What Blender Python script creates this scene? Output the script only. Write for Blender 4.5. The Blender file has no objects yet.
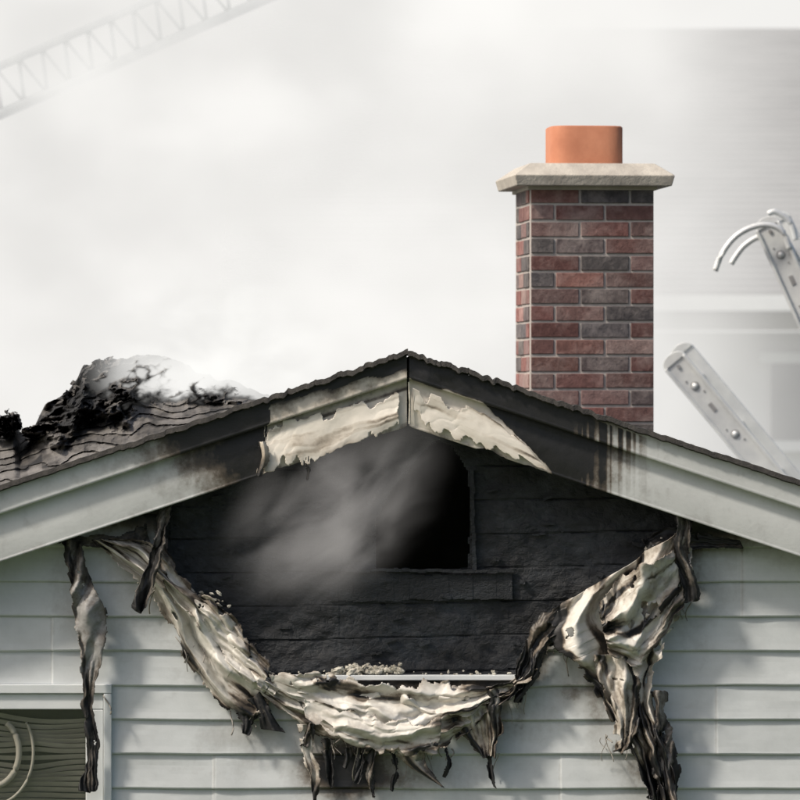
import bpy, math, random, bmesh
import numpy as np
from mathutils import Vector, Matrix
random.seed(7); rng=np.random.default_rng(7)
S=260.0; D=20.0; Z0=4.2
def P(px,py,y=0.0):
    k=(D+y)/D/S
    return ((px-400)*k, y, Z0+(400-py)*k)
sc=bpy.context.scene
# ------------------------------------------------ noise (vectorised)
def _h(i,j,k):
    n=(i*374761393+j*668265263+k*2147483647+1013904223)&0xffffffff
    n=((n^(n>>13))*1274126177)&0xffffffff
    n=((n^(n>>16))*2246822519)&0xffffffff
    return ((n^(n>>15))&0xffff)/65535.0
def vn(x,y,z=0.0):
    x,y,z=np.broadcast_arrays(np.asarray(x,float),np.asarray(y,float),np.asarray(z,float))
    xi=np.floor(x).astype(np.int64);yi=np.floor(y).astype(np.int64);zi=np.floor(z).astype(np.int64)
    fx=x-xi;fy=y-yi;fz=z-zi
    fx=fx*fx*(3-2*fx);fy=fy*fy*(3-2*fy);fz=fz*fz*(3-2*fz)
    r=0
    for a in(0,1):
        for b in(0,1):
            for c in(0,1):
                r=r+_h(xi+a,yi+b,zi+c)*(fx if a else 1-fx)*(fy if b else 1-fy)*(fz if c else 1-fz)
    return r
def fbm(x,y,z=0.0,o=4):
    r=0;a=.5;t=0;f=1
    for i in range(o):
        r=r+a*vn(np.asarray(x)*f+17.3*i,np.asarray(y)*f-9.1*i,np.asarray(z)*f+3.7*i);t+=a;a*=.5;f*=2.03
    return r/t
def ss(a,b,x):
    t=np.clip((np.asarray(x,float)-a)/(b-a),0,1);return t*t*(3-2*t)
def inpoly(px,py,poly):
    r=np.zeros(px.shape,bool);n=len(poly)
    for i in range(n):
        x0,y0=poly[i];x1,y1=poly[(i+1)%n]
        if y0==y1: continue
        c=((y0>py)!=(y1>py))&(px<(x1-x0)*(py-y0)/(y1-y0)+x0)
        r^=c
    return r
def dpoly(px,py,poly,closed=True):
    d=np.full(px.shape,1e9);n=len(poly)
    for i in range(n if closed else n-1):
        x0,y0=poly[i];x1,y1=poly[(i+1)%n]
        dx=x1-x0;dy=y1-y0;t=np.clip(((px-x0)*dx+(py-y0)*dy)/(dx*dx+dy*dy),0,1)
        d=np.minimum(d,np.hypot(px-x0-t*dx,py-y0-t*dy))
    return d
# ------------------------------------------------ object helpers
def empty(name,loc=(0,0,0)):
    e=bpy.data.objects.new(name,None);e.location=loc;sc.collection.objects.link(e);return e
def mkobj(name,verts,faces,mat=None,parent=None,smooth=False,attrs=None):
    me=bpy.data.meshes.new(name);me.from_pydata([tuple(v) for v in verts],[],[tuple(f) for f in faces]);me.update()
    if attrs:
        for k,v in attrs.items():
            v=np.asarray(v,np.float32)
            if v.ndim==2:
                a=me.attributes.new(k,'FLOAT_COLOR','POINT');a.data.foreach_set('color',v.ravel())
            else:
                a=me.attributes.new(k,'FLOAT','POINT');a.data.foreach_set('value',v.ravel())
    if smooth: me.polygons.foreach_set('use_smooth',[True]*len(me.polygons))
    o=bpy.data.objects.new(name,me);sc.collection.objects.link(o)
    if mat: me.materials.append(mat)
    if parent: o.parent=parent
    return o
def grid(name,X,Y,Z,mask=None,mat=None,parent=None,smooth=True,attrs=None):
    n,m=X.shape;idx=np.arange(n*m).reshape(n,m)
    q=np.stack([idx[:-1,:-1],idx[:-1,1:],idx[1:,1:],idx[1:,:-1]],-1)
    q=q[mask] if mask is not None else q.reshape(-1,4)
    q=q.reshape(-1,4)
    used=np.unique(q);remap=np.full(n*m,-1);remap[used]=np.arange(len(used))
    V=np.stack([X.ravel(),Y.ravel(),Z.ravel()],-1)[used]
    at={k:np.asarray(v).ravel()[used] for k,v in (attrs or {}).items()}
    return mkobj(name,V.tolist(),remap[q].tolist(),mat,parent,smooth,at)
class MB:
    def __init__(s): s.v=[];s.f=[];s.c=[]
    def box(s,c,size,M=None,col=None):
        c=Vector(c);b=len(s.v)
        for dx in(-.5,.5):
            for dy in(-.5,.5):
                for dz in(-.5,.5):
                    p=Vector((dx*size[0],dy*size[1],dz*size[2]))+c
                    s.v.append(M@p if M else p);s.c.append(col or (1,1,1,1))
        for f in((0,1,3,2),(4,6,7,5),(0,4,5,1),(2,3,7,6),(0,2,6,4),(1,5,7,3)): s.f.append([b+i for i in f])
    def tube(s,pts,r,n=10,col=None):
        pts=[Vector(p) for p in pts];b=len(s.v)
        for i,p in enumerate(pts):
            t=(pts[min(i+1,len(pts)-1)]-pts[max(i-1,0)]).normalized()
            a=t.cross(Vector((0,0,1)) if abs(t.z)<.9 else Vector((0,1,0))).normalized();c=t.cross(a)
            for k in range(n):
                an=2*math.pi*k/n;s.v.append(p+(a*math.cos(an)+c*math.sin(an))*r);s.c.append(col or (1,1,1,1))
        for i in range(len(pts)-1):
            for k in range(n):
                s.f.append([b+i*n+k,b+i*n+(k+1)%n,b+(i+1)*n+(k+1)%n,b+(i+1)*n+k])
        s.f.append([b+k for k in range(n)][::-1]);s.f.append([b+(len(pts)-1)*n+k for k in range(n)])
    def done(s,name,mat,parent=None,smooth=False,bevel=0,color=False):
        o=mkobj(name,s.v,s.f,mat,parent,smooth,{'col':np.array(s.c)} if color else None)
        if bevel:
            m=o.modifiers.new('bevel','BEVEL');m.width=bevel;m.segments=2;m.limit_method='ANGLE'
        return o
# ------------------------------------------------ materials
def nmat(name):
    m=bpy.data.materials.new(name);m.use_nodes=True;nt=m.node_tree;nt.nodes.clear()
    out=nt.nodes.new('ShaderNodeOutputMaterial');b=nt.nodes.new('ShaderNodeBsdfPrincipled')
    nt.links.new(b.outputs[0],out.inputs[0]);return m,nt,b
def N(nt,t,**k):
    n=nt.nodes.new(t)
    for a,v in k.items(): setattr(n,a,v)
    return n
def noise(nt,scale,detail=6,rough=.6,vec=None,stretch=None):
    tc=N(nt,'ShaderNodeTexCoord');mp=N(nt,'ShaderNodeMapping');n=N(nt,'ShaderNodeTexNoise')
    nt.links.new(tc.outputs['Object'],mp.inputs[0]);nt.links.new(mp.outputs[0],n.inputs['Vector'])
    if stretch: mp.inputs['Scale'].default_value=stretch
    n.inputs['Scale'].default_value=scale;n.inputs['Detail'].default_value=detail;n.inputs['Roughness'].default_value=rough
    return n.outputs['Fac']
def math_(nt,op,a,b=None,clamp=False):
    n=N(nt,'ShaderNodeMath',operation=op);n.use_clamp=clamp
    for i,v in enumerate((a,b)):
        if v is None: continue
        if isinstance(v,(int,float)): n.inputs[i].default_value=v
        else: nt.links.new(v,n.inputs[i])
    return n.outputs[0]
def ramp(nt,fac,stops):
    r=N(nt,'ShaderNodeValToRGB');el=r.color_ramp.elements
    while len(el)<len(stops): el.new(.5)
    for e,(p,c) in zip(el,stops):
        e.position=p;e.color=(*c,1) if len(c)==3 else c
    nt.links.new(fac,r.inputs[0]);return r.outputs[0]
def mix(nt,f,a,b,mode='MIX'):
    n=N(nt,'ShaderNodeMix',data_type='RGBA',blend_type=mode)
    if isinstance(f,(int,float)): n.inputs[0].default_value=f
    else: nt.links.new(f,n.inputs[0])
    for i,v in ((6,a),(7,b)):
        if isinstance(v,tuple): n.inputs[i].default_value=(*v[:3],1)
        else: nt.links.new(v,n.inputs[i])
    return n.outputs[2]
def bump(nt,b,h,strength=.3,dist=.01):
    n=N(nt,'ShaderNodeBump');n.inputs['Strength'].default_value=strength;n.inputs['Distance'].default_value=dist
    nt.links.new(h,n.inputs['Height']);nt.links.new(n.outputs[0],b.inputs['Normal'])
def burnmat(name,base,alt=None,tan=(.20,.16,.12),char=(.012,.012,.013),rough=.5,k=.55,ns=9,fine=60,bs=.25,stretch=None,sh=0.0,kf=.25):
    m,nt,b=nmat(name)
    at=N(nt,'ShaderNodeAttribute',attribute_name='soot').outputs['Fac']
    n1=noise(nt,ns,8,.65,stretch=stretch);n2=noise(nt,fine,5,.6,stretch=stretch)
    s=math_(nt,'ADD',at,math_(nt,'MULTIPLY',math_(nt,'SUBTRACT',n1,.5),k*2))
    s=math_(nt,'ADD',s,math_(nt,'MULTIPLY',math_(nt,'SUBTRACT',n2,.5),kf))
    if sh: s=math_(nt,'ADD',s,sh)
    dirt=noise(nt,2.5,6,.7);bc=mix(nt,ramp(nt,dirt,[(.35,(0,0,0)),(.75,(1,1,1))]),base,tuple(c*.78 for c in base))
    if alt:
        a2=N(nt,'ShaderNodeAttribute',attribute_name='cream').outputs['Fac']
        bc=mix(nt,a2,bc,mix(nt,n1,tuple(c*.75 for c in alt),alt))
    c=mix(nt,ramp(nt,s,[(.12,(0,0,0)),(.5,(1,1,1))]),bc,mix(nt,.5,bc,tan,'MULTIPLY'))
    c=mix(nt,ramp(nt,s,[(.38,(0,0,0)),(.66,(1,1,1))]),c,mix(nt,.35,tan,char))
    c=mix(nt,ramp(nt,s,[(.54,(0,0,0)),(.85,(1,1,1))]),c,char)
    nt.links.new(c,b.inputs['Base Color'])
    b.inputs['Roughness'].default_value=rough
    bump(nt,b,math_(nt,'ADD',n2,math_(nt,'MULTIPLY',s,.4)),bs,.008)
    return m
def simple(name,c1,c2,scale=8,rough=.6,metal=0,bs=.2,stretch=None,detail=6):
    m,nt,b=nmat(name);n=noise(nt,scale,detail,.6,stretch=stretch)
    nt.links.new(ramp(nt,n,[(.3,c1),(.7,c2)]),b.inputs['Base Color'])
    b.inputs['Roughness'].default_value=rough;b.inputs['Metallic'].default_value=metal
    if bs: bump(nt,b,noise(nt,scale*6,4,.6),bs,.006)
    return m
M_side=burnmat('vinyl_siding',(.62,.65,.665),ns=7,k=.30,rough=.45,bs=.06)
M_fasc=burnmat('rake_paint',(.62,.64,.64),alt=(.84,.79,.71),ns=10,k=.38,rough=.5,bs=.12)
M_melt=burnmat('melted_vinyl',(.80,.775,.72),ns=8,k=.62,rough=.5,bs=.12,tan=(.32,.26,.20),sh=.05,kf=.22,fine=45)
M_peel=burnmat('peeled_paint',(.84,.79,.71),ns=9,k=.45,rough=.55,bs=.10,tan=(.45,.38,.30),kf=.2,fine=50)
M_melt2=burnmat('melted_vinyl_grey',(.40,.40,.40),ns=14,k=.6,rough=.6,bs=.2,tan=(.2,.17,.14))
M_roofb=burnmat('burnt_shingles',(.20,.19,.18),ns=7,k=.6,rough=.9,bs=.6,fine=90,tan=(.12,.11,.10))
M_shing=simple('asphalt_shingle',(.022,.021,.021),(.07,.065,.06),30,.9,0,.6)
M_foam=simple('scorched_foam',(.25,.22,.17),(.72,.70,.62),25,.8,0,.4)
M_conc=simple('concrete_crown',(.38,.35,.31),(.60,.56,.49),9,.85,0,.5)
M_terra=simple('terracotta_flue',(.44,.17,.095),(.56,.24,.14),7,.85,0,.2)
M_alu=simple('aluminium',(.60,.62,.64),(.78,.80,.80),9,.4,.25,.05)
M_aluD=simple('aluminium_dark',(.22,.22,.23),(.38,.38,.39),12,.5,.4,.05)
M_white=simple('white_frame',(.62,.65,.67),(.74,.77,.78),5,.4,0,.05)
M_grass=simple('grass',(.03,.05,.015),(.07,.10,.03),3,.9,0,.6)
M_mort=simple('mortar',(.38,.35,.33),(.52,.48,.45),40,.9,0,.3)
M_nroof=simple('neighbour_shingles',(.17,.17,.175),(.24,.24,.245),2,.9,0,.2,stretch=(1,3,3),detail=3)
M_nwall=simple('neighbour_siding',(.55,.56,.56),(.66,.67,.67),2,.6,0,.1)
M_dark=simple('dark_glass_and_room_shade',(.03,.035,.04),(.06,.07,.08),2,.15,0,0)  # neighbour panes, and the room darkness behind the front window
def charmat():
    m,nt,b=nmat('charred_wood');n1=noise(nt,3.2,8,.7,stretch=(1,1,1.6));n2=noise(nt,45,6,.65,stretch=(1,1,2))
    v=N(nt,'ShaderNodeTexVoronoi',feature='DISTANCE_TO_EDGE');v.inputs['Scale'].default_value=38
    tc=N(nt,'ShaderNodeTexCoord');nt.links.new(tc.outputs['Object'],v.inputs['Vector'])
    c=ramp(nt,n1,[(.34,(.009,.010,.012)),(.50,(.020,.023,.028)),(.64,(.044,.051,.061)),(.78,(.07,.071,.072))])
    nt.links.new(c,b.inputs['Base Color']);b.inputs['Roughness'].default_value=.65
    h=math_(nt,'ADD',n2,math_(nt,'MINIMUM',v.outputs['Distance'],.12))
    bump(nt,b,h,.6,.012);return m
M_char=charmat()
def brickmat():
    m,nt,b=nmat('brick');a=N(nt,'ShaderNodeAttribute',attribute_name='col').outputs['Color']
    n=noise(nt,28,7,.7);n3=noise(nt,7,5,.7);n4=noise(nt,2.2,4,.6)
    c=mix(nt,1.0,a,ramp(nt,n,[(.3,(.55,.55,.57)),(.7,(1.08,1.08,1.08))]),'MULTIPLY')
    c=mix(nt,ramp(nt,n3,[(.45,(0,0,0)),(.75,(.5,.5,.5))]),c,(.42,.37,.35))
    c=mix(nt,1.0,c,ramp(nt,n4,[(.3,(.72,.72,.73)),(.6,(1,1,1))]),'MULTIPLY')
    nt.links.new(c,b.inputs['Base Color']);b.inputs['Roughness'].default_value=.9
    bump(nt,b,n,.7,.01);return m
M_brick=brickmat()
# ------------------------------------------------ geometry of the gable (drawing units: 260 = 1 m)
CX=408.0; SL=.332
def top(px): return 350+SL*np.abs(np.asarray(px,float)-CX)
OPEN=[(150,470),(163,520),(172,560),(203,605),(232,640),(262,668),(290,674),(400,676),(520,674),(538,640),(548,612),(585,604),(618,580),(640,556),(676,548),(690,528),(700,480),(560,380),(408,330),(250,380)]
house=empty('burnt_house',(0,0,0))
H=34.5
xs=np.concatenate([np.linspace(-720,-30,40)[:-1],np.arange(-30,830,2.2),np.linspace(832,1536,40)])
rows=[];yo=[]
prof=[(0,.0),(.08,-.0015),(.3,-.004),(.55,-.0075),(.75,-.0105),(.88,-.013),(.93,-.014),(.965,-.012),(.985,-.005),(.999,.0)]
k=0
base=582.5-7*H
while True:
    y0=base+k*H
    zz=Z0+(400-y0)/S
    if zz<0.1: break
    pr=prof if y0<835 else [(0,0),(.93,-.014),(.999,0)]
    if y0<835:
        pr=[];
        for a,b2 in zip(prof[:-1],prof[1:]):
            nn=max(1,int((b2[0]-a[0])*H/3.0))
            for i in range(nn): pr.append((a[0]+(b2[0]-a[0])*i/nn,a[1]+(b2[1]-a[1])*i/nn))
        pr.append(prof[-1])
    for f,d in pr: rows.append(y0+f*H);yo.append(d)
    k+=1
PX,PY=np.meshgrid(xs,np.array(rows));YO=np.array(yo)[:,None]+0*PX
dd=dpoly(PX,PY,OPEN)
prox=np.exp(-dd/26.0)
YY=YO*1.1
YY=YY-prox*(.035*fbm(PX/40,PY/30,3)+.01*np.sin(PX/9))*(PY>500)
YY=YY-.009*(fbm(PX/120,PY/30,8)-.5)
sag=prox*10*(fbm(PX/60,PY/80,1)-.3)+2.2*(fbm(PX/110,np.floor((PY-base)/H)*5.1,6)-.5)
soot=.75*np.exp(-dd/13.0)+.30*np.exp(-dd/50.0)
def blob(cx,cy,rx,ry,a): return a*np.exp(-(((PX-cx)/rx)**2+((PY-cy)/ry)**2))
soot=soot+blob(345,770,40,30,1.1)+blob(598,700,16,45,.40)+blob(640,765,22,40,.5)+blob(70,600,22,40,.22)+blob(90,770,14,30,.35)
soot=soot+blob(420,775,60,20,.32)+blob(250,735,40,25,.3)+blob(520,720,30,20,.3)+blob(700,600,20,50,.22)+blob(570,690,16,14,.4)+blob(130,600,26,40,.15)
ed=PY-(top(PX)+76)
soot=soot+.45*np.exp(-np.clip(ed,0,None)/12)*(ss(60,140,PX)*(PX<200)+ss(830,700,PX)*(PX>650))+.14*np.exp(-np.clip(ed,0,None)/16)
soot=soot+.20*(fbm(PX/50,PY/16,5)-.45)+.22*(fbm(PX/8,PY/90,15)-.5)*(.4+prox*2)
# panel lap seams, one here and there per pair of courses
ci=np.floor((PY-base)/H)
for cc,sx in ((8,52),(9,52),(12,214),(13,214),(10,716),(11,716),(12,560),(13,560),(6,742),(7,742)):
    line=np.exp(-((PX-sx)/1.6)**2)*(ci==cc)
    soot=soot+.22*line;YY=YY-.0035*ss(sx-1,sx+1,PX)*ss(sx+34,sx+6,PX)*(ci==cc)
kk=1/S
X=(PX-400)*kk;Z=Z0+(400-(PY+sag))*kk
pc=(PX[:-1,:-1]+PX[1:,1:])/2;qc=(PY[:-1,:-1]+PY[1:,1:])/2
op2=inpoly(pc+6*(fbm(pc/9,qc/9,2)-.5),qc+8*(fbm(pc/8,qc/9,7)-.5),OPEN)
mask=~op2 & (qc>top(pc)+24) & ~((pc<106)&(pc>-260)&(qc>689)&(qc<1010))
grid('siding_front',X,YY,Z,mask,M_side,house,False,{'soot':soot})
# charred sheathing boards behind
xs=np.arange(90,770,2.0);ys=np.arange(372,705,1.4);PX,PY=np.meshgrid(xs,ys)
qq=PY+.02*PX+2.5*(fbm(PX/70,PY/60,61)-.5)
bi=np.floor(qq/34.0);fr=qq/34.0-bi
gn=np.clip(1.6*fbm(PX/60,bi*2.1,12)-.35,0,1)
groove=(np.exp(-((fr-.0)/.022)**2)+np.exp(-((fr-1.0)/.022)**2))*gn
Yd=.05+.010*groove-.003*(fr)+.006*(fbm(PX/60,bi*3.3,1)-.5)+.018*(fbm(PX/14,PY/10,4)-.5)+.07*(fbm(PX/120,PY/90,9)-.5)
bt=_h(bi.astype(np.int64),(PX//170+bi*3).astype(np.int64),np.int64(3)+0*bi.astype(np.int64))
Yd=Yd+.005*(bt-.5)
pc=(PX[:-1,:-1]+PX[1:,1:])/2;qc=(PY[:-1,:-1]+PY[1:,1:])/2
jx=5*(fbm(pc/12,qc/9,5)-.5)
HOLE=[(376,520),(392,490),(412,466),(436,440),(452,446),(468,472),(470,500),(470,530),(469,569),(376,569)]
mask=~inpoly(pc+jx,qc+jx*.6,HOLE)&(qc>top(pc)+14)
grid('charred_sheathing',(PX-400)/S,Yd,Z0+(400-PY)/S,mask,M_char,house,False)
mb=MB()
def plank(x0,y0,x1,y1,w,yy,t=.02):
    a=Vector(P(x0,y0,yy));b=Vector(P(x1,y1,yy));d=b-a;L=d.length
    M=Matrix.Translation(a)@d.to_track_quat('X','Z').to_matrix().to_4x4()
    n=max(2,int(L/.03))
    for i in range(n):
        j=random.uniform(-.003,.003)
        mb.box((L*(i+.5)/n,j*.6,j),(L/n*1.02,t,w/S*random.uniform(.90,1.06)),M)
plank(330,589,512,586,26,.042);plank(322,570,514,571,3,.026,.02)
plank(472,470,474,572,4,.036,.02)
for i in range(70):
    x=random.uniform(190,640);y=random.uniform(480,665);w=random.uniform(3,14)
    if 350<x+w and x<476 and y<575: continue
    plank(x,y,x+w,y+random.uniform(-5,5),random.uniform(1.5,5),random.uniform(.03,.045),.012)
mb.done('charred_boards',M_char,house)
# roof structure
def slab(name,offa,offb,ya,yb,mat,xl=-800,xr=1616,extra=0):
    v=[];f=[]
    kf=1/S
    for px in (xl,CX,xr):
        for y in (ya,yb):
            for of in (offa,offb):
                v.append(((px-400)*kf,y,Z0+(400-float(top(px))-of)*kf))
    def id(i,j,k): return i*4+j*2+k
    for i in(0,1):
        f+= [(id(i,0,0),id(i+1,0,0),id(i+1,1,0),id(i,1,0)),(id(i,0,1),id(i,1,1),id(i+1,1,1),id(i+1,0,1)),
             (id(i,0,0),id(i,0,1),id(i+1,0,1),id(i+1,0,0)),(id(i,1,0),id(i+1,1,0),id(i+1,1,1),id(i,1,1))]
    f+=[(0,2,3,1),(8,9,11,10)]
    return mkobj(name,v,f,mat,house)
slab('roof_deck',7,22,-.13,6.0,M_shing)
slab('charred_rafter',24,60,.12,.16,M_char,-560,1376)
for nm,x0,x1,y0,y1 in (('side_wall_left',-4.32,-4.22,0,6),('side_wall_right',4.22,4.32,0,6),('back_wall',-4.2,4.2,5.8,5.9)):
    mb=MB();mb.box(((x0+x1)/2,(y0+y1)/2,1.45),(x1-x0,y1-y0,2.9));mb.done(nm,M_nwall,house)
mkobj('back_gable',[(-4.2,5.9,2.9),(4.2,5.9,2.9),(0.03,5.9,4.25)],[(0,1,2)],M_nwall,house)
# shingle edge
for sgn in(-1,1):
    px=np.arange(0,1206,1.6)
    rowsv=[(.5,1.0),(-.10,-.5),(-.240,0),(-.244,5.0),(-.2,7)]
    A=[];B=[];C=[]
    for y,of in rowsv:
        burn=ss(330,80,px)
        j=(fbm(px/5,sgn*3+0*px,2)-.5)*5*(.25+burn)+ (vn(px//11,0*px+sgn,5)-.5)*1.3
        q=CX+sgn*px
        k2=(D-.2)/D
        A.append((q-400)/S*k2);B.append(0*px+y+ (j*.002));C.append(Z0+((400-top(q)-of+ (j if y<-.05 else 0)))/S*k2)
    grid('shingle_edge',np.array(A),np.array(B),np.array(C),None,M_shing,house,False)
# rake fascia
offs=np.concatenate([[5,5.01],np.arange(6,27,1.5),[28,28.6,29,29.01],np.arange(29.5,75,1.6),[76,76.5]])
ya=[]
for o in offs:
    if o<=5: ya.append(-.16)
    elif o<27: ya.append(-.215)
    elif o<28.5: ya.append(-.218)
    elif o<29: ya.append(-.21)
    elif o<75: ya.append(-.178-.006*math.sin((o-29)/46*math.pi))
    elif o<76.2: ya.append(-.182)
    else: ya.append(-.165)
for sgn in(-1,1):
    pxa=np.concatenate([np.arange(1.2,440,1.6),np.linspace(442,1200,60)])
    q=CX+sgn*pxa
    Q,O=np.meshgrid(q,offs);Yv=np.array(ya)[:,None]+0*Q
    w=np.exp(-((Q-408)/150)**2)
    cen=ss(250,275,Q)*ss(562,540,Q)
    cut=78-cen*(2+18*np.clip(fbm(Q/18,0*Q,sgn+6,5)-.45,0,1)+12*np.exp(-((Q-345)/22.0)**2)*(.6+.8*fbm(Q/5,0*Q,3,3)))
    O=np.minimum(O,cut+.004*O)
    Yv=Yv-.018*w*(fbm(Q/35,O/25,sgn)-.4)-.016*w*(O>34)*(fbm(Q/26,O/40,4+sgn)-.5)-.002*(fbm(Q/90,O/40,3)-.5)
    n=fbm(Q/16,O/12,2);n2=fbm(Q/5,O/18,9)
    if sgn<0:
        lim=7+(Q-268)*.085+8*(n-.5)
        cream=ss(-1,1,O-lim)*ss(-1,1,Q-266-8*(n-.5)+ (O-40)*.12)
        so_out=ss(115,250,Q+ (28-O)*.6+24*(fbm(Q/30,O/14,17)-.5))*1.0+.25*ss(20,150,Q)*(O<29)
        so_in=.10+.26*(O<40)+.35*np.exp(-(O-lim).clip(0)/4)
        so_in=so_in+.30*np.exp(-((O-38)/2.0)**2)
    else:
        lim=np.interp(Q,[408,480,512,552,560],[29,27,44,73,90])+8*(n-.5)
        cream=ss(-1,1,O-lim)*(Q<556)
        drip=ss(.45,.75,vn(Q/2.6,0*Q,3))*.5
        so_out=np.where(O<29,ss(700,560,Q+O*1.2)+drip*ss(690,600,Q)*(O>8),ss(672,575,Q+ (O-30)*.5+26*(fbm(Q/9,O/60,17)-.5))+.4*drip*ss(690,610,Q))
        so_in=.08+.45*np.exp(-(O-lim).clip(0)/2.5)
    so_in=so_in+.45*ss(8,0,cut-O)*n2*1.3
    st=np.where(cream>.5,so_in,np.maximum(so_out*1.05,.10*ss(66,76,O)+.05))
    st=st+.18*(n-.5)+.12*(fbm(Q/4,O/60,21)-.5)
    k2=(D-.19)/D
    grid('rake_fascia',(Q-400)/S*k2,Yv,Z0+(400-top(Q)-O)/S*k2,None,M_fasc,house,True,{'soot':st,'cream':cream})
    a_,b_=(172,1200) if sgn<0 else (275,1200)
    v=[]
    for pxx in (a_,b_):
        qq=CX+sgn*pxx
        for y in(-.168,.0): v.append(((qq-400)/S,y,Z0+(400-float(top(qq))-73)/S))
    mkobj('rake_soffit',v,[(0,1,3,2)],M_white,house)
mb=MB();p0=P(409,382,-.205);p1=P(409.5,424,-.19)
mb.tube([p0,((p0[0]+p1[0])/2+.003,-.2,(p0[2]+p1[2])/2),p1],.004,8);mb.done('peak_seam',M_foam,house)
# ------------------------------------------------ window
mb=MB()
def fr_(x0,y0,x1,y1,ya,yb):
    a=P(x0,y0,0);b=P(x1,y1,0);mb.box(((a[0]+b[0])/2,(ya+yb)/2,(a[2]+b[2])/2),(abs(b[0]-a[0]),abs(yb-ya),abs(a[2]-b[2])))
fr_(-260,684,112,693,-.035,.03);fr_(104,693.5,112,1010,-.035,.03);fr_(-260,1010.5,112,1018,-.035,.03)
fr_(-258,693.5,103.5,709,-.02,.04);fr_(86,709.5,103.5,1009,-.02,.04);fr_(-100,709.5,-90,1009,-.018,.04)
mb.done('window_frame',M_white,house,bevel=.003)
m,nt,b=nmat('window_glass')
out=[n for n in nt.nodes if n.type=='OUTPUT_MATERIAL'][0]
gl=N(nt,'ShaderNodeBsdfGlossy');gl.inputs['Roughness'].default_value=.04;tr=N(nt,'ShaderNodeBsdfTransparent');tr.inputs[0].default_value=(.85,.85,.83,1)
mx=N(nt,'ShaderNodeMixShader');mx.inputs[0].default_value=.14
nt.links.new(tr.outputs[0],mx.inputs[1]);nt.links.new(gl.outputs[0],mx.inputs[2]);nt.links.new(mx.outputs[0],out.inputs[0])
bn=N(nt,'ShaderNodeBump');bn.inputs['Strength'].default_value=.5;bn.inputs['Distance'].default_value=.02
nt.links.new(noise(nt,3,2,.5),bn.inputs['Height']);nt.links.new(bn.outputs[0],gl.inputs['Normal'])
a=P(-100,709,0);c=P(86,1010,0)
mkobj('window_glass',[(a[0],.02,a[2]),(c[0],.02,a[2]),(c[0],.02,c[2]),(a[0],.02,c[2])],[(0,1,2,3)],m,house)
M_refl_slat=simple('reflection_slats',(.30,.29,.27),(.50,.48,.45),4,.5,0,.05,stretch=(1,1,3))
xs=np.arange(-100,90,2.5)
for i in range(52):  # bent slats imitate the distorted reflections in the pane
    y=711+i*5.8
    A=[];B=[];C=[]
    for t in (0,.5,1):
        yy=y+t*4.7+8*np.sin((xs+20)/60+i*.05)*np.exp(-i/16)+1.5*np.sin(xs/28+i*.25)+6*np.exp(-((xs-30)/26)**2-((y-752)/26)**2)*np.sin((y-752)/8)
        A.append((xs-400)/S);B.append(0*xs+.05+.010*t+.004*math.sin(i));C.append(Z0+(400-yy)/S)
    grid('reflection_slat',np.array(A),np.array(B),np.array(C),None,M_refl_slat,house,True)
M_refl_arc=simple('reflection_arc',(.42,.40,.36),(.56,.54,.49),5,.6,0,0)
mb=MB()
for r,w,c0,t0 in((30,.012,0,-1.0),(46,.006,1,-.6)):  # pale arcs modelled in place of a curved reflection in the glass
    mb.tube([P(-8+r*math.cos(t)*.9,752+r*1.15*math.sin(t),.034+c0*.004) for t in np.linspace(t0,1.35,26)],w,8)
mb.done('reflection_arc',M_refl_arc,house,True)
mb=MB();a=P(-260,690,0);c=P(110,1015,0)
mb.box(((a[0]+c[0])/2,.13,(a[2]+c[2])/2),(c[0]-a[0],.02,a[2]-c[2]));mb.done('dark_room_backing',M_dark,house)  # dark panel added for the darkness of the unlit room
mb=MB()
for x in(-4.3,4.3): mb.box((x,-.02,1.4),(.12,.06,2.8))
mb.done('corner_trim',M_white,house)
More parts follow.
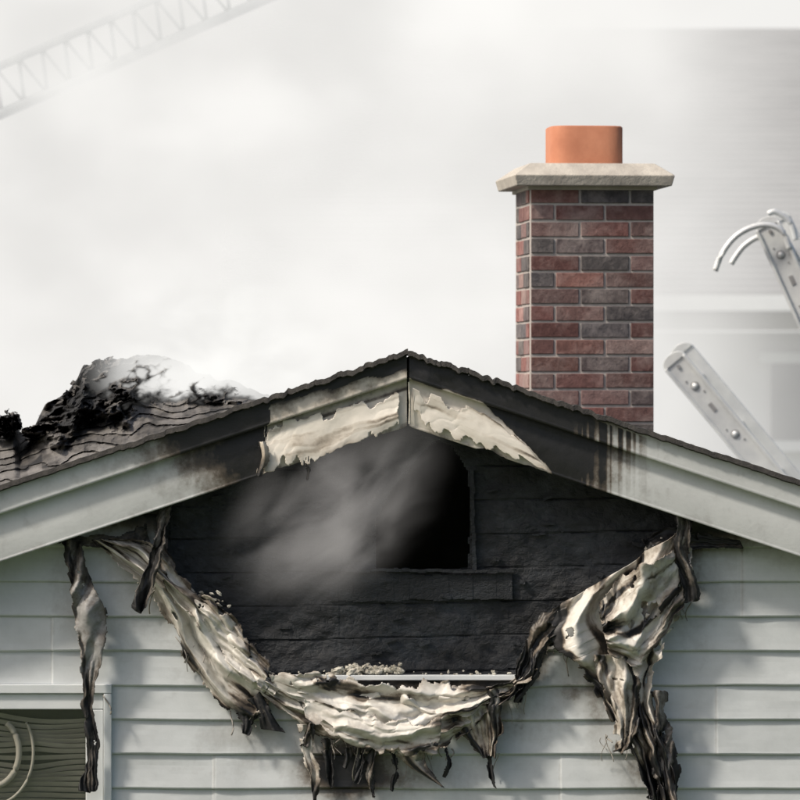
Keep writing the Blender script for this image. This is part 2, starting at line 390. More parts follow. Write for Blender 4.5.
# ------------------------------------------------ melted siding
melt=empty('melted_siding',(0,0,0))
def cr(pts,u):
    pts=np.array(pts,float);n=len(pts)-1
    t=np.clip(u,0,1)*n;i=np.minimum(t.astype(int),n-1);f=(t-i)[:,None]
    p0=pts[np.maximum(i-1,0)];p1=pts[i];p2=pts[i+1];p3=pts[np.minimum(i+2,n)]
    return .5*((2*p1)+(-p0+p2)*f+(2*p0-5*p1+4*p2-p3)*f**2+(-p0+3*p1-3*p2+p3)*f**3)
def sheet(name,A,B,folds=3,amp=.04,y0=-.04,soot0=.1,sootA=.5,sootB=.3,ends=(0,0),mat=None,seed=0,nu=150,nv=46,tear=.12,extra=None,wob=5,holes=True,chaos=1.0,parent=None,crump=.004,streak=.6,wr=1.0):
    u=np.linspace(0,1,nu);v=np.linspace(0,1,nv)
    a=cr(A,u);b=cr(B,u)
    U,V=np.meshgrid(u,v,indexing='ij')
    L=np.sum(np.hypot(*np.diff((a+b)/2,axis=0).T));W=np.mean(np.hypot(*(a-b).T))
    n1=fbm(U*L/75,V*W/60+seed,seed*1.7,2);n2=fbm(U*L/22,V*W/16,seed*2.3+5,3);n3=fbm(U*L/45+9,V*W/40,seed+11,2)
    n4=fbm(U*L/110+4,V*W/80,seed+41,2)
    Vw=V+ .22*(n3-.5)*np.sin(V*math.pi)
    en0=fbm(U*L/11,V*2+seed,seed+90,5)
    PX=a[:,0][:,None]*(1-Vw)+b[:,0][:,None]*Vw+wob*(n2-.5)*1.2+wob*1.4*(en0-.5)
    PY=a[:,1][:,None]*(1-Vw)+b[:,1][:,None]*Vw+wob*(n1-.5)*2+wob*1.4*(en0-.5)
    ph=folds*V+chaos*2.2*(n1-.5)+chaos*1.8*(n4-.5)+seed*.37+.5*np.sin(U*L/70)
    def rnd(p): return np.sqrt(np.clip(1-np.abs(np.sin(math.pi*p)),0,1)+.02)
    r1=rnd(ph);loc=.25+1.1*ss(.3,.7,fbm(U*L/60,V*W/45,seed+60,2))
    fold=(1-r1)*loc
    ph2=folds*.9*V+.9*V*(n3)+U*L/95+1.6*(n3-.5)+seed*.7
    fold2=(1-rnd(ph2))*ss(.35,.7,fbm(U*L/60+7,V*W/40,seed+70,2))
    f3=(1-rnd(ph*2.8+n3*2+.4*n2))*ss(.38,.62,fbm(U*L/50+3,V*W/30,seed+74,2))
    f4=(1-np.abs(np.sin(math.pi*(ph*5.1+2.2*n2+U*L/60)))**.5)*ss(.45,.7,fbm(U*L/35+3,V*W/20,seed+84,3))
    Y=y0-amp*(fold*1.1+.8*fold2+wr*.42*f3+.6*(n1-.3))+wr*.006*f4-crump*(n2-.5)*2
    s=soot0+sootA*np.exp(-V*W/7)*(.5+n2)+sootB*np.exp(-(1-V)*W/7)*(.5+n2)+ends[0]*np.exp(-U*L/28)+ends[1]*np.exp(-(1-U)*L/34)
    st=fbm(U*L/60+3*n4,(V+.2*(n1-.5))*W/6,seed+23,4)
    s=s+streak*1.5*ss(.50,.80,st)*fbm(U*L/50,V*W/40,seed+29,2)*1.6+.3*ss(.5,.1,fold)*(st-.3)+.18*f4*wr
    if extra is not None: s=s+extra(PX,PY)
    kk=1/S
    Uc=(U[:-1,:-1]+U[1:,1:])/2;Vc=(V[:-1,:-1]+V[1:,1:])/2
    en=fbm(Uc*L/10,Vc*W/30+seed,seed+31)
    edge=np.minimum(np.minimum(Vc,1-Vc)*W,np.minimum(Uc,1-Uc)*L)
    mask=edge>tear*32*np.clip(en-.42,0,1)*3
    if holes:
        hn=fbm(Uc*L/13,Vc*W/13,seed+77);mask&=~((hn>.77))
    o=grid(name,(PX-400)*kk,Y,Z0+(400-PY)*kk,mask,mat or M_melt,parent or melt,True,{'soot':s})
    m=o.modifiers.new('thick','SOLIDIFY');m.thickness=.002
    return o
g=lambda cx,cy,rx,ry,a:(lambda x,y:a*np.exp(-(((x-cx)/rx)**2+((y-cy)/ry)**2)))
def gs(*l):
    fs=[g(*t) for t in l]
    return lambda x,y:sum(f(x,y) for f in fs)
sheet('swag_left',[(112,534),(150,541),(184,578),(216,602),(247,638),(264,664),(286,678)],[(92,541),(120,566),(146,594),(176,644),(205,690),(243,724),(264,714)],2.8,.05,-.03,.08,.35,.35,(.3,.2),seed=1,nu=240,nv=80,tear=.2,extra=gs((242,716,16,22,.7),(185,655,9,16,.3),(215,600,14,8,.3)))
sheet('swag_left_inner',[(165,540),(192,582),(224,602),(248,632),(272,662)],[(150,552),(172,598),(204,632),(232,668),(262,686)],1.8,.045,-.065,.14,.6,.2,(.4,.05),seed=4,nu=180,nv=60,tear=.2)
sheet('swag_middle',[(252,662),(292,676),(345,682),(400,686),(450,687),(500,684),(538,668)],[(258,692),(296,722),(338,746),(392,754),(438,750),(478,720),(520,692)],2.6,.045,-.04,.05,.25,.38,(.15,.5),seed=2,nu=260,nv=90,tear=.22,extra=gs((330,742,25,12,.4),(512,690,18,10,.4),(455,715,10,14,.25)))
sheet('swag_middle_top',[(268,668),(310,671),(360,678),(420,680),(470,683),(515,678)],[(275,690),(318,708),(362,722),(410,728),(452,718),(506,692)],1.7,.035,-.08,.02,.3,.18,(.25,.4),seed=7,nu=220,nv=60,tear=.2)
sheet('swag_middle_fold',[(300,692),(350,706),(400,716),(444,710)],[(306,716),(348,742),(396,752),(440,748)],1.3,.03,-.12,.08,.15,.4,(.1,.3),seed=17,nv=50,nu=160,tear=.2)
sheet('swag_knot',[(440,698),(452,722),(470,745),(484,758)],[(502,686),(505,706),(500,732),(494,756)],2.0,.05,-.05,.10,.3,.35,(.0,.45),seed=5,nu=120,nv=70)
sheet('drape_right_arm',[(510,672),(524,640),(536,616),(556,604)],[(522,695),(540,668),(552,648),(574,640)],1.6,.04,-.045,.5,.3,.25,(.5,0),seed=6,nu=80)
sheet('drape_right',[(552,606),(544,640),(572,662),(596,692),(610,722),(628,748),(646,798)],[(692,526),(690,578),(674,622),(660,652),(652,694),(664,742),(676,802)],3.4,.07,-.05,.08,.3,.35,(.2,.6),seed=3,nu=260,nv=140,tear=.2,extra=gs((672,560,12,20,.4),(642,610,9,34,.4),(622,650,8,26,.35),(625,722,16,22,.6),(655,772,14,30,.5),(552,640,9,12,.3)))
sheet('drape_right_over',[(596,604),(610,580),(640,558),(670,546)],[(604,650),(636,664),(664,634),(686,600)],2.2,.055,-.11,.12,.35,.35,(.2,.25),seed=9,nu=150,nv=90,tear=.2)
sheet('drape_right_tail',[(588,652),(604,690),(614,735),(612,750)],[(628,650),(640,690),(636,728),(622,752)],1.7,.05,-.09,.14,.3,.45,(.0,.6),seed=10,nu=130,nv=60,tear=.2)
sheet('flap_right',[(674,514),(672,545),(680,580),(682,606)],[(688,516),(687,545),(693,575),(698,602)],1.0,.03,-.11,.25,.3,.3,(.1,.5),seed=11,nu=80,nv=20,mat=M_melt2,tear=.05)
sheet('tail_right',[(650,690),(652,730),(650,770),(656,806)],[(664,690),(670,730),(678,765),(672,806)],1.3,.03,-.08,.35,.3,.3,(.1,.4),seed=12,nu=80,nv=22,mat=M_melt2)
sheet('strip_left',[(62,541),(70,580),(76,625),(84,665),(84,710),(88,750),(82,792)],[(84,541),(90,575),(108,610),(104,655),(96,690),(100,745),(98,790)],1.2,.035,-.07,.20,.25,.3,(.5,.5),seed=13,nu=150,nv=28,mat=M_melt2,tear=.06,extra=gs((92,720,14,40,.4)))
sheet('strip_left_top',[(50,540),(80,536),(120,531),(150,524)],[(56,547),(84,548),(124,546),(152,544)],1.2,.02,-.06,.4,.3,.3,(.2,.2),seed=14,nu=80,nv=18,mat=M_melt2)
sheet('strip_mid_left',[(160,500),(156,535),(146,570),(134,608)],[(175,502),(168,535),(160,572),(143,614)],1.0,.03,-.12,.25,.2,.3,(.3,.4),seed=15,nu=90,nv=20,mat=M_melt2,tear=.05)
sheet('curl_right_top',[(640,540),(665,528),(700,534),(740,540)],[(650,556),(676,552),(702,548),(742,546)],1.6,.03,-.05,.4,.3,.3,(.2,.3),seed=16,nu=80,nv=20)
# peeling trim under the peak
sheet('peeled_trim',[(267,424),(300,418),(350,404),(405,390)],[(258,472),(300,466),(348,446),(406,427)],.5,.010,-.20,-.04,.25,.40,(.25,.05),M_peel,seed=51,nu=190,nv=60,wob=4,holes=False,chaos=.3,parent=house,crump=.0018,streak=.35,wr=.25,tear=.35,extra=gs((340,450,26,10,.35)))
sheet('peeled_trim',[(413,388),(450,400),(486,416),(520,442)],[(413,427),(452,440),(496,454),(550,471)],.5,.010,-.20,-.04,.25,.40,(.05,.25),M_peel,seed=53,nu=190,nv=60,wob=4,holes=False,chaos=.3,parent=house,crump=.0018,streak=.35,wr=.25,tear=.3)
sheet('peeled_trim_strip',[(258,440),(262,456),(256,476)],[(268,440),(270,458),(262,478)],1,.02,-.21,.2,.2,.2,(0,.4),M_peel,seed=55,nu=50,nv=14,wob=2,parent=house)
sheet('peeled_trim_strip',[(300,462),(306,470),(304,480)],[(312,460),(314,470),(309,482)],1,.02,-.21,.3,.2,.2,(0,.4),M_peel,seed=56,nu=40,nv=12,wob=2,parent=house)
tat=[([(298,722),(302,750),(310,775),(312,800)],[(316,722),(314,752),(322,772),(318,800)],.05,M_melt),
([(318,735),(326,760),(330,790)],[(332,735),(334,760),(335,788)],.4,M_melt2),
([(352,745),(356,765),(352,782)],[(364,745),(366,765),(358,784)],.4,M_melt2),
([(366,748),(364,770),(372,796)],[(380,748),(374,772),(376,796)],.1,M_melt),
([(392,748),(410,765),(438,782)],[(424,748),(428,765),(444,786)],.1,M_melt),
([(385,748),(392,772),(390,790)],[(396,748),(400,770),(394,792)],.5,M_melt2),
([(484,752),(488,770),(492,786)],[(494,752),(494,772),(498,788)],.5,M_melt2),
([(300,690),(305,720),(300,745)],[(312,690),(314,722),(308,745)],.1,M_melt),
([(440,742),(446,760),(442,775)],[(450,740),(452,760),(446,776)],.3,M_melt2),
([(248,700),(258,715),(262,728)],[(262,690),(272,708),(286,732)],.5,M_melt2),
([(236,715),(240,722),(242,734)],[(250,715),(254,724),(248,738)],.9,M_melt2),
([(340,742),(344,752),(342,766)],[(352,744),(353,756),(347,768)],.3,M_melt),
([(536,655),(524,678),(512,700)],[(546,650),(538,676),(520,702)],.6,M_melt2)]
for i,(A,B,s0,mt) in enumerate(tat):
    sheet('tatter',A,B,1.0,.022,-.055,s0,.2,.25,(0,.5),seed=20+i,nu=50,nv=14,mat=mt,tear=.08,wob=3)
mb=MB()
def thread(x,y,L,dx=0):
    pts=[];ph=random.random()*6
    for i in range(8):
        t=i/7;pts.append(P(x+dx*t+2.5*math.sin(ph+4*t),y+L*t,-.05-.02*math.sin(3*t+ph)))
    mb.tube(pts,random.uniform(.0012,.003),6)
for i in range(56):
    x,y=random.choice([(120,545),(160,580),(190,640),(245,715),(300,725),(330,740),(360,748),(400,750),(440,745),(488,750),(560,650),(610,740),(655,780),(690,600),(92,700),(680,545),(520,690)])
    thread(x+random.uniform(-14,14),y+random.uniform(-6,6),random.uniform(6,34),random.uniform(-6,6))
mb.done('melted_threads',burnmat('thread_vinyl',(.3,.28,.25),k=.9),melt,True)
bm=bmesh.new()
def lump(x,y,yy,r):
    ret=bmesh.ops.create_icosphere(bm,subdivisions=2,radius=r/S)
    c=Vector(P(x,y,yy));sx=random.uniform(.7,2.0);R_=Matrix.Rotation(random.uniform(-.8,.8),3,'Y')
    for v in ret['verts']:
        v.co=R_@Vector((v.co.x*sx,v.co.y,v.co.z*random.uniform(.5,1.1)))*random.uniform(.7,1.3)+c
for i in range(110): lump(random.uniform(335,402),673-abs(random.gauss(0,4)),random.uniform(-.05,.0),random.uniform(.8,3.2))
for i in range(50): lump(random.uniform(280,520),675-abs(random.gauss(0,2)),random.uniform(-.05,.0),random.uniform(.6,2))
for i in range(60): lump(random.gauss(658,8),random.gauss(552,7),random.uniform(-.07,-.02),random.uniform(1,3))
for i in range(40): lump(random.gauss(200,12),random.gauss(602,6),random.uniform(-.07,-.02),random.uniform(.8,2.6))
me=bpy.data.meshes.new('foam');bm.to_mesh(me);o=bpy.data.objects.new('foam_crumbs',me);me.materials.append(M_foam);sc.collection.objects.link(o);o.parent=melt
mb=MB()
a=P(290,674,0);c=P(520,680,0)
mb.box(((a[0]+c[0])/2,-.03,(a[2]+c[2])/2),(c[0]-a[0],.06,.02))
mb.done('starter_ledge',M_white,melt,bevel=.003)
# ------------------------------------------------ chimney
ch=empty('brick_chimney',(0,0,0))
yc=2.5;k=(D+yc)/D/S
DP=.56;ang=math.radians(5.6)
cl=P(530,400,yc)
M=Matrix.Translation((cl[0],yc,0))@Matrix.Rotation(ang,4,'Z')
W=125.5*k/math.cos(ang)
ztop=Z0+(400-187)*k;ch_=16.85*k;bl=W/2.5
pal=[(.23,.10,.088),(.21,.095,.085),(.26,.13,.11),(.10,.09,.09),(.13,.115,.11),(.31,.21,.19),(.19,.10,.09),(.28,.16,.145),(.14,.11,.11),(.24,.15,.14),(.22,.11,.10),(.11,.10,.105)]
mb=MB();jt=.0115
nrow=26
for r in range(nrow):
    z=ztop-(r+.5)*ch_
    for side in range(4):
        Lw=W if side in(0,2) else DP
        x=-bl*.5 if (r+side)%2 else 0
        while x<Lw-.01:
            x0=max(x,0);x1=min(x+bl,Lw)
            if x1-x0>.03:
                w=x1-x0-jt;cx=(x0+x1)/2;dth=.05+random.uniform(-.003,.003)
                col=random.choice(pal);j=random.uniform(.75,1.3);
                if side==1: j*=1.5  # left face coloured lighter, sunlight put into the brick colour
                col=tuple(min(1,c*j) for c in col)+(1,)
                zj=z+random.uniform(-.0015,.0015)
                if side==0: mb.box((cx,.024,zj),(w,dth,ch_-jt),M,col)
                elif side==1: mb.box((.024,.053+cx*(DP-.106)/DP,zj),(dth,w*(DP-.106)/DP,ch_-jt),M,col)
                elif side==2: mb.box((cx,DP-.024,zj),(w,dth,ch_-jt),M,col)
                else: mb.box((W-.024,.053+cx*(DP-.106)/DP,zj),(dth,w*(DP-.106)/DP,ch_-jt),M,col)
            x+=bl
mb.done('bricks',M_brick,ch,bevel=.0025,color=True)
mb=MB();mb.box((W/2,DP/2,ztop-nrow*ch_/2),(W-.010,DP-.010,nrow*ch_),M);mb.done('mortar_core',M_mort,ch)
def frus(name,levels,mat,parent,M,bevel=.004):
    v=[];f=[]
    for (x0,x1,y0,y1,z) in levels:
        v+= [M@Vector(p) for p in((x0,y0,z),(x1,y0,z),(x1,y1,z),(x0,y1,z))]
    for i in range(len(levels)-1):
        for j in range(4): f.append((i*4+j,i*4+(j+1)%4,i*4+4+(j+1)%4,i*4+4+j))
    f.append((3,2,1,0));n=(len(levels)-1)*4;f.append((n,n+1,n+2,n+3))
    o=mkobj(name,v,f,mat,parent)
    if bevel: m=o.modifiers.new('b','BEVEL');m.width=bevel;m.segments=2
    return o
ov=.065
frus('mortar_bed',[(-.01,W+.01,-.01,DP+.01,ztop-.012),(-.01,W+.01,-.01,DP+.01,ztop+.012)],M_conc,ch,M)
frus('crown_slab',[(-ov,W+ov,-ov,DP+ov,ztop+.004),(-ov-.012,W+ov+.012,-ov-.012,DP+ov+.012,ztop+.050),(.0,W-.0,.0,DP-.0,ztop+.104)],M_conc,ch,M,bevel=.004)
fw=74*k/2;bmv=[];bf=[];n=32;cx=W/2+.0;cy=DP/2
zs=[(ztop+.09,1),(ztop+.268,1),(ztop+.274,.97),(ztop+.274,.86),(ztop+.268,.84),(ztop+.12,.84)]
for z,s_ in zs:
    for i in range(n):
        t=2*math.pi*(i+.5)/n;c_,s2=math.cos(t),math.sin(t);p=5.0
        r=(abs(c_)**p+abs(s2)**p)**(-1/p)*fw*s_
        bmv.append(M@Vector((cx+r*c_,cy+r*s2,z)))
for i in range(len(zs)-1):
    for j in range(n): bf.append((i*n+j,i*n+(j+1)%n,i*n+n+(j+1)%n,i*n+n+j))
mkobj('flue',bmv,bf,M_terra,ch,True)
# ------------------------------------------------ collapsed roof section (left)
tp=[(-260,440),(-120,430),(-40,420),(0,418),(14,411),(20,432),(34,428),(46,404),(58,398),(68,392),(84,366),(108,360),(130,357),(160,355),(182,361),(197,372),(215,378),(240,384),(256,392),(275,398)]
tx=np.array([t[0] for t in tp]);ty=np.array([t[1] for t in tp])
xs=np.arange(-250,272,1.4);vs=np.linspace(0,1,150)
Q,V=np.meshgrid(xs,vs)
bot=top(Q)+6;tpp=np.interp(Q,tx,ty)+7*(fbm(Q/7,0*Q,1,5)-.5)
tpp=np.minimum(tpp,bot-1)
PYr=bot+(tpp-bot)*V
Yr=.15+2.0*V
up=ss(.25,.7,V+.25*(fbm(Q/30,V*3,33)-.5)*2)*ss(20,60,Q)
rid=1-2*np.abs(fbm(Q/34+.3*PYr/20,PYr/26,2)-.5)
rid2=1-2*np.abs(fbm(Q/13,PYr/11,6)-.5)
crump=-(rid**3)*1.1*up-.35*(rid2**3)*(up+.15)
warp=30*(fbm(Q/45,PYr/45,19)-.5)
rows_=(PYr+.18*Q+warp)/9.5;saw=(rows_-np.floor(rows_))
Yr=Yr+crump+.6*up-.05*saw*(1-up)+.02*(fbm(Q/5,PYr/4,8)-.5)
kk=(D+Yr)/D/S
tabs=_h(np.floor(rows_).astype(np.int64),(Q//14+np.floor(rows_)*.5).astype(np.int64),0*rows_.astype(np.int64))
st=.12+.34*tabs+.6*(saw<.16)*(1-.8*up)*ss(.3,.6,fbm(Q/20,rows_/2,71))+.75*up*ss(.55,.75,1-rid2)+.40*ss(.45,.62,fbm(Q/26,PYr/14,44))+.95*np.exp(-((Q-70)/24)**2-((PYr-408)/22)**2)+.7*np.exp(-((Q-145)/55)**2-((PYr-395)/6)**2)+.8*np.exp(-((Q-5)/16)**2-((PYr-428)/12)**2)
grid('collapsed_roof',(Q-400)*kk,Yr,Z0+(400-PYr)*kk,None,M_roofb,house,False,{'soot':st})
def flap(A,B,y,seed,s0):
    u=np.linspace(0,1,90);a=cr(A,u);b=cr(B,u);U,V=np.meshgrid(u,np.linspace(0,1,34),indexing='ij')
    n1=fbm(U*6,V*3,seed);n2=fbm(U*16,V*8,seed+3)
    PX=a[:,0][:,None]*(1-V)+b[:,0][:,None]*V+10*(n2-.5);PYf=a[:,1][:,None]*(1-V)+b[:,1][:,None]*V+14*(n1-.5)
    Y=y-.7*(1-2*np.abs(n1-.5))**3-.3*(1-2*np.abs(n2-.5))**3+.6+.3*V;k3=(D+Y)/D/S
    Uc=(U[:-1,:-1]+U[1:,1:])/2;Vc=(V[:-1,:-1]+V[1:,1:])/2
    mask=np.minimum(np.minimum(Vc,1-Vc)*1.0,np.minimum(Uc,1-Uc)*2)>.22*np.clip(fbm(Uc*14,Vc*9,seed+8)-.4,0,1)*3
    grid('torn_felt',(PX-400)*k3,Y,Z0+(400-PYf)*k3,mask,M_roofb,house,False,{'soot':s0+.5*(n2-.3)})
flap([(40,412),(62,392),(86,364),(110,362)],[(62,432),(84,424),(104,410),(122,396)],1.5,1,.65)
flap([(84,366),(120,357),(162,354),(198,374)],[(96,392),(130,388),(168,390),(196,396)],1.7,2,.2)
flap([(95,388),(135,384),(180,388)],[(88,404),(130,400),(186,398)],1.5,3,.6)
flap([(140,402),(190,388),(240,386)],[(150,418),(200,404),(250,400)],1.2,5,.35)
flap([(20,428),(60,420),(110,418)],[(26,440),(70,436),(116,428)],1.0,7,.45)
flap([(-8,416),(8,412),(18,410)],[(-6,440),(10,438),(22,432)],1.2,6,.7)
# ------------------------------------------------ ladders
def ladder(name,p_top,p_bot_dir,yy,length,rw=.10,rung=(-.05,.40,0)):
    e=empty(name,(0,0,0))
    t=Vector(P(p_top[0],p_top[1],yy));d=Vector((p_bot_dir[0],0,-p_bot_dir[1])).normalized()
    rv=Vector(rung);rn=rv.normalized();w=d.cross(rn).normalized()
    rn=w.cross(d).normalized()
    M=Matrix((d,rn,w)).transposed().to_4x4();M.translation=t
    mb=MB();ml=MB();mr=MB()
    for s in(0,rv.length):
        mb.box((length/2,s,0),(length,.008,rw),M)
        for q in(-1,1):
            mb.box((length/2,s+(-.012 if s==0 else .012),q*(rw/2-.008)),(length,.03,.016),M)
        n=14;vs_=len(mb.v)
        for sy in(-.012,.004):
            for i in range(n+1):
                an=math.pi*i/n;mb.v.append(M@Vector((-math.sin(an)*rw*.35,s+sy,math.cos(an)*rw/2)));mb.c.append((1,1,1,1))
        mb.f.append([vs_+i for i in range(n+1)]);mb.f.append([vs_+n+1+i for i in range(n+1)][::-1])
        for i in range(n): mb.f.append([vs_+i,vs_+n+1+i,vs_+n+2+i,vs_+i+1])
    x=.16
    while x<length:
        mr.tube([M@Vector((x,-.012,0)),M@Vector((x,rv.length+.012,0))],.017,14)
        ml.tube([M@Vector((x,-.0075,0)),M@Vector((x,-.003,0))],.023,16)
        for dx,dz in((.05,.02),(-.045,-.02)): ml.tube([M@Vector((x+dx,-.008,dz)),M@Vector((x+dx,.0,dz))],.005,8)
        x+=.32
    ml.tube([M@Vector((.03,-.013,0)),M@Vector((.03,.0,0))],.010,14)
    ml.box((.30,-.006,0),(.05,.004,.022),M)
    mb.done('rails',M_alu,e,bevel=.002);mr.done('rungs',M_alu,e,True);ml.done('rivets_and_bracket',M_aluD,e)
    return e
e=ladder('extension_ladder',(675,362),(98,117),6.6,5.6,.135,rung=(.10,.42,0))
e2=ladder('roof_ladder',(768,226),(45,100),6.3,6.2,.135,rung=(.10,.42,0))
mb=MB()
for A,dy in (([(790,250),(783,232),(768,225),(750,228),(734,238),(722,254),(715,271)],0),([(798,262),(786,240),(770,234),(756,238),(744,246),(736,256),(731,264)],.1),([(796,240),(790,222),(776,212),(768,214)],.2)):
    c=cr(A,np.linspace(0,1,26));mb.tube([P(x,y,6.22+dy) for x,y in c],.015,12)
mb.done('hooks',M_alu,e2,True)
# aerial ladder truss top-left
ae=empty('aerial_ladder',(0,0,0));mb=MB()
ya=8.8
def ap(t,off,yy):
    x=-340+t*760;y=262-t*330
    return Vector(P(x+off*.40,y+off*.92,yy))
for yy in(ya,ya+.8):
    for off in(-44,0): mb.tube([ap(0,off,yy),ap(1.2,off,yy)],.03 if off==0 else .022,8)
n=40
for i in range(n):
    t0=i*1.2/n;t1=(i+1)*1.2/n
    for yy in(ya,ya+.8):
        mb.tube([ap(t0,0,yy),ap((t0+t1)/2,-44,yy)],.010,6);mb.tube([ap((t0+t1)/2,-44,yy),ap(t1,0,yy)],.010,6)
    mb.tube([ap(t0,0,ya),ap(t0,0,ya+.8)],.02,8)
    mb.tube([ap((t0+t1)/2,0,ya),ap((t0+t1)/2,0,ya+.8)],.02,8)
mb.done('truss',M_alu,ae,True)
# ------------------------------------------------ neighbour house
nb=empty('neighbour_house',(0,0,0));yn=24
k=(D+yn)/D/S
ez=Z0+(400-302)*k
xl=-1.5;xr=16;run=5.5
rz=Z0+(400-32)*(D+yn+run)/D/S
rowsN=46;v=[];f=[]
for i in range(rowsN+1):
    t=i/rowsN;y=yn-.5+t*run;z=ez+t*(rz-ez)
    for dz in((0,.03) if i<rowsN else (0,)):
        for x in(xl,xr): v.append((x,y,z+dz))
for i in range(0,len(v)//2-1):
    f.append((i*2,i*2+1,i*2+3,i*2+2))
mkobj('roof_front',v,f,M_nroof,nb)
mkobj('roof_back',[(xl,yn-.5+run,rz),(xr,yn-.5+run,rz),(xr,yn+2*run,ez),(xl,yn+2*run,ez)],[(0,1,2,3)],M_nroof,nb)
mb=MB();mb.box(((xl+xr)/2,yn-.58,ez-.02),(xr-xl+.1,.14,.13));mb.done('gutter',M_white,nb)
M_ol=simple('neighbour_soffit',(.14,.13,.10),(.22,.21,.17),2,.7)
mb=MB();mb.box(((xl+xr)/2,yn-.15,ez-.17),(xr-xl-.2,.7,.14));mb.done('soffit',M_ol,nb)
mb=MB();mb.box(((xl+xr)/2,yn+run,(ez-.25)/2),(xr-xl-.8,2*run-.4,ez-.25));mb.done('walls',M_nwall,nb)
mb=MB()
for x in(3.2,7.5,11.5): mb.box((x+.9,yn+.17,ez-.85),(1.9,.1,.65))
mb.done('windows',M_dark,nb)
mb=MB()
for x in(3.2,7.5,11.5):
    mb.box((x+.9,yn+.12,ez-.47),(2.1,.1,.09));mb.box((x+.9,yn+.12,ez-1.22),(2.1,.1,.09));mb.box((x+.9,yn+.1,ez-.85),(.07,.1,.6))
mb.done('window_frames',M_white,nb)
R=600
mkobj('ground',[(-R,-R,0),(R,-R,0),(R,R,0),(-R,R,0)],[(0,1,2,3)],M_grass)
# ------------------------------------------------ smoke
def smoke(name,loc,size,build,shape='BOX',step=1.0):
    if shape=='BOX':
        mb=MB();mb.box((0,0,0),(2,2,2));o=mb.done(name,None)
    else:
        bm=bmesh.new();bmesh.ops.create_icosphere(bm,subdivisions=3,radius=1);me=bpy.data.meshes.new(name);bm.to_mesh(me);o=bpy.data.objects.new(name,me);sc.collection.objects.link(o)
    o.location=loc;o.scale=size
    m=bpy.data.materials.new(name);m.use_nodes=True;nt=m.node_tree;nt.nodes.clear()
    out=N(nt,'ShaderNodeOutputMaterial')
    tc=N(nt,'ShaderNodeTexCoord') if build else None
    ab=N(nt,'ShaderNodeVolumeAbsorption');ab.inputs['Color'].default_value=(0,0,0,1)
    em=N(nt,'ShaderNodeEmission')  # smoke glows by itself, standing in for sunlight scattered inside it
    if build:
        dens,col,L=build(nt,tc)
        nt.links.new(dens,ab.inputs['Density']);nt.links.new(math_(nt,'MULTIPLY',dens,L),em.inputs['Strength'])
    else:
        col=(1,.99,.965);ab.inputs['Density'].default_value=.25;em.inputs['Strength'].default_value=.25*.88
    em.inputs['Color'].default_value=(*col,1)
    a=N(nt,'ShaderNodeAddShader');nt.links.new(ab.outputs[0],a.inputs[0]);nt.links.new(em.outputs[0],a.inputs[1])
    nt.links.new(a.outputs[0],out.inputs['Volume']);o.data.materials.append(m)
    try: m.cycles.volume_step_rate=step
    except Exception: pass
    return o
def sep(nt,v):
    s=N(nt,'ShaderNodeSeparateXYZ');nt.links.new(v,s.inputs[0]);return s.outputs
def vnoise(nt,tc,scale,sc3,detail=4,dist=0.0,off=(0,0,0)):
    mp=N(nt,'ShaderNodeMapping');mp.inputs['Scale'].default_value=sc3;mp.inputs['Location'].default_value=off;nt.links.new(tc.outputs['Object'],mp.inputs[0])
    n=N(nt,'ShaderNodeTexNoise');n.inputs['Scale'].default_value=scale;n.inputs['Detail'].default_value=detail;n.inputs['Distortion'].default_value=dist
    nt.links.new(mp.outputs[0],n.inputs['Vector']);return n.outputs['Fac']
def mr(nt,x,a,b,c,d):
    g=N(nt,'ShaderNodeMapRange',interpolation_type='SMOOTHSTEP');nt.links.new(x,g.inputs[0])
    for i,v in enumerate((a,b,c,d)): g.inputs[i+1].default_value=v
    return g.outputs[0]
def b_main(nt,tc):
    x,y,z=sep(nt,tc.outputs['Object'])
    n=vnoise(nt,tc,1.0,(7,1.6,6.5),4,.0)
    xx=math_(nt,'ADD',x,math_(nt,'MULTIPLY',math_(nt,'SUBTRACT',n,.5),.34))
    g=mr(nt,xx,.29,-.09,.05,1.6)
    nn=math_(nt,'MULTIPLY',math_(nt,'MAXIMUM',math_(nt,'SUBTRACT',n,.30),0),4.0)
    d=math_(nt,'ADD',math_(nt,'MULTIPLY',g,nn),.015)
    L=mr(nt,n,.36,.62,.76,1.0)  # glow varies with the noise, painting lit and shaded billows
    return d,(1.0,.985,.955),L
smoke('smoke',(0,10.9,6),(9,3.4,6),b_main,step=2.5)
smoke('smoke.001',(2,48,9),(26,6,10),None)  # far glowing bank added to brighten the sky behind the neighbour's ridge
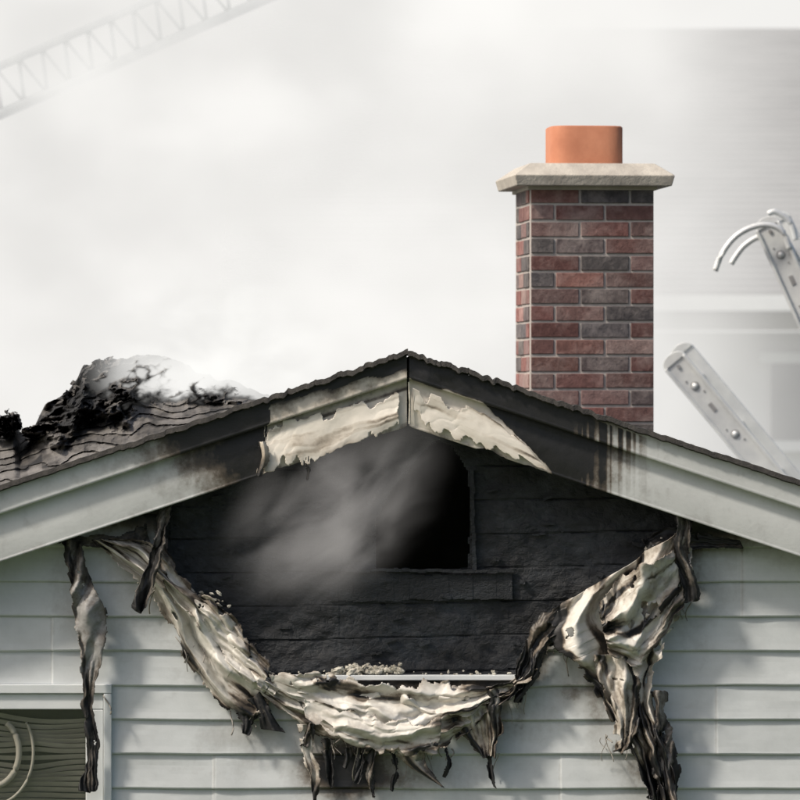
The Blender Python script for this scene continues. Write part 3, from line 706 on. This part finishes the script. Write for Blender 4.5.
def puff(amount,col,L,nsc,thr=.42,s3=(1,1,1),dist=.8,det=4,off=(0,0,0)):
    def b(nt,tc):
        ln=N(nt,'ShaderNodeVectorMath',operation='LENGTH');nt.links.new(tc.outputs['Object'],ln.inputs[0])
        f=mr(nt,ln.outputs['Value'],1.0,.1,0,1)
        n=vnoise(nt,tc,nsc,s3,det,dist,off)
        nn=math_(nt,'MULTIPLY',math_(nt,'MAXIMUM',math_(nt,'SUBTRACT',n,thr),0),4*amount)
        LL=mr(nt,n,thr,thr+.3,L*.85,L*1.12)  # glow rises with density to paint light and shade in the puff
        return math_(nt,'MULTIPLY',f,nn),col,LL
    return b
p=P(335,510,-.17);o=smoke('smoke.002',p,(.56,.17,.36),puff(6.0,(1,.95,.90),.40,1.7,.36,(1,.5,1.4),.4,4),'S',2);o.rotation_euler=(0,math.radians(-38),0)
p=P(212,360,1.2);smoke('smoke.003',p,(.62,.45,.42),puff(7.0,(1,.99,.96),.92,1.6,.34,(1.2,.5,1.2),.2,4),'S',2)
# ------------------------------------------------ light, world, camera
el=math.radians(46);az=math.radians(-60)
sd=Vector((math.sin(az)*math.cos(el),-math.cos(az)*math.cos(el),math.sin(el)))
L=bpy.data.lights.new('sun','SUN');L.energy=3.2;L.angle=math.radians(6);L.color=(1,.92,.80)
o=bpy.data.objects.new('sun',L);sc.collection.objects.link(o);o.rotation_euler=sd.to_track_quat('Z','Y').to_euler()
w=bpy.data.worlds.new('World');sc.world=w;w.use_nodes=True;nt=w.node_tree
bg=nt.nodes['Background'];sk=nt.nodes.new('ShaderNodeTexSky');sk.sky_type='NISHITA';sk.sun_disc=False
sk.sun_elevation=el;sk.sun_rotation=math.atan2(sd.x,sd.y);sk.dust_density=5;sk.ozone_density=1.0
nt.links.new(sk.outputs[0],bg.inputs[0]);bg.inputs[1].default_value=.12
cam=bpy.data.cameras.new('camera');co=bpy.data.objects.new('camera',cam);sc.collection.objects.link(co)
co.location=(0,-D,Z0);co.rotation_euler=(math.radians(90),0,0);cam.sensor_width=36;cam.lens=36*D*S/800
cam.clip_end=2000;cam.dof.use_dof=True;cam.dof.focus_distance=D+.2;cam.dof.aperture_fstop=5.6
sc.camera=co
sc.view_settings.view_transform='Standard';sc.view_settings.look='None';sc.view_settings.exposure=0
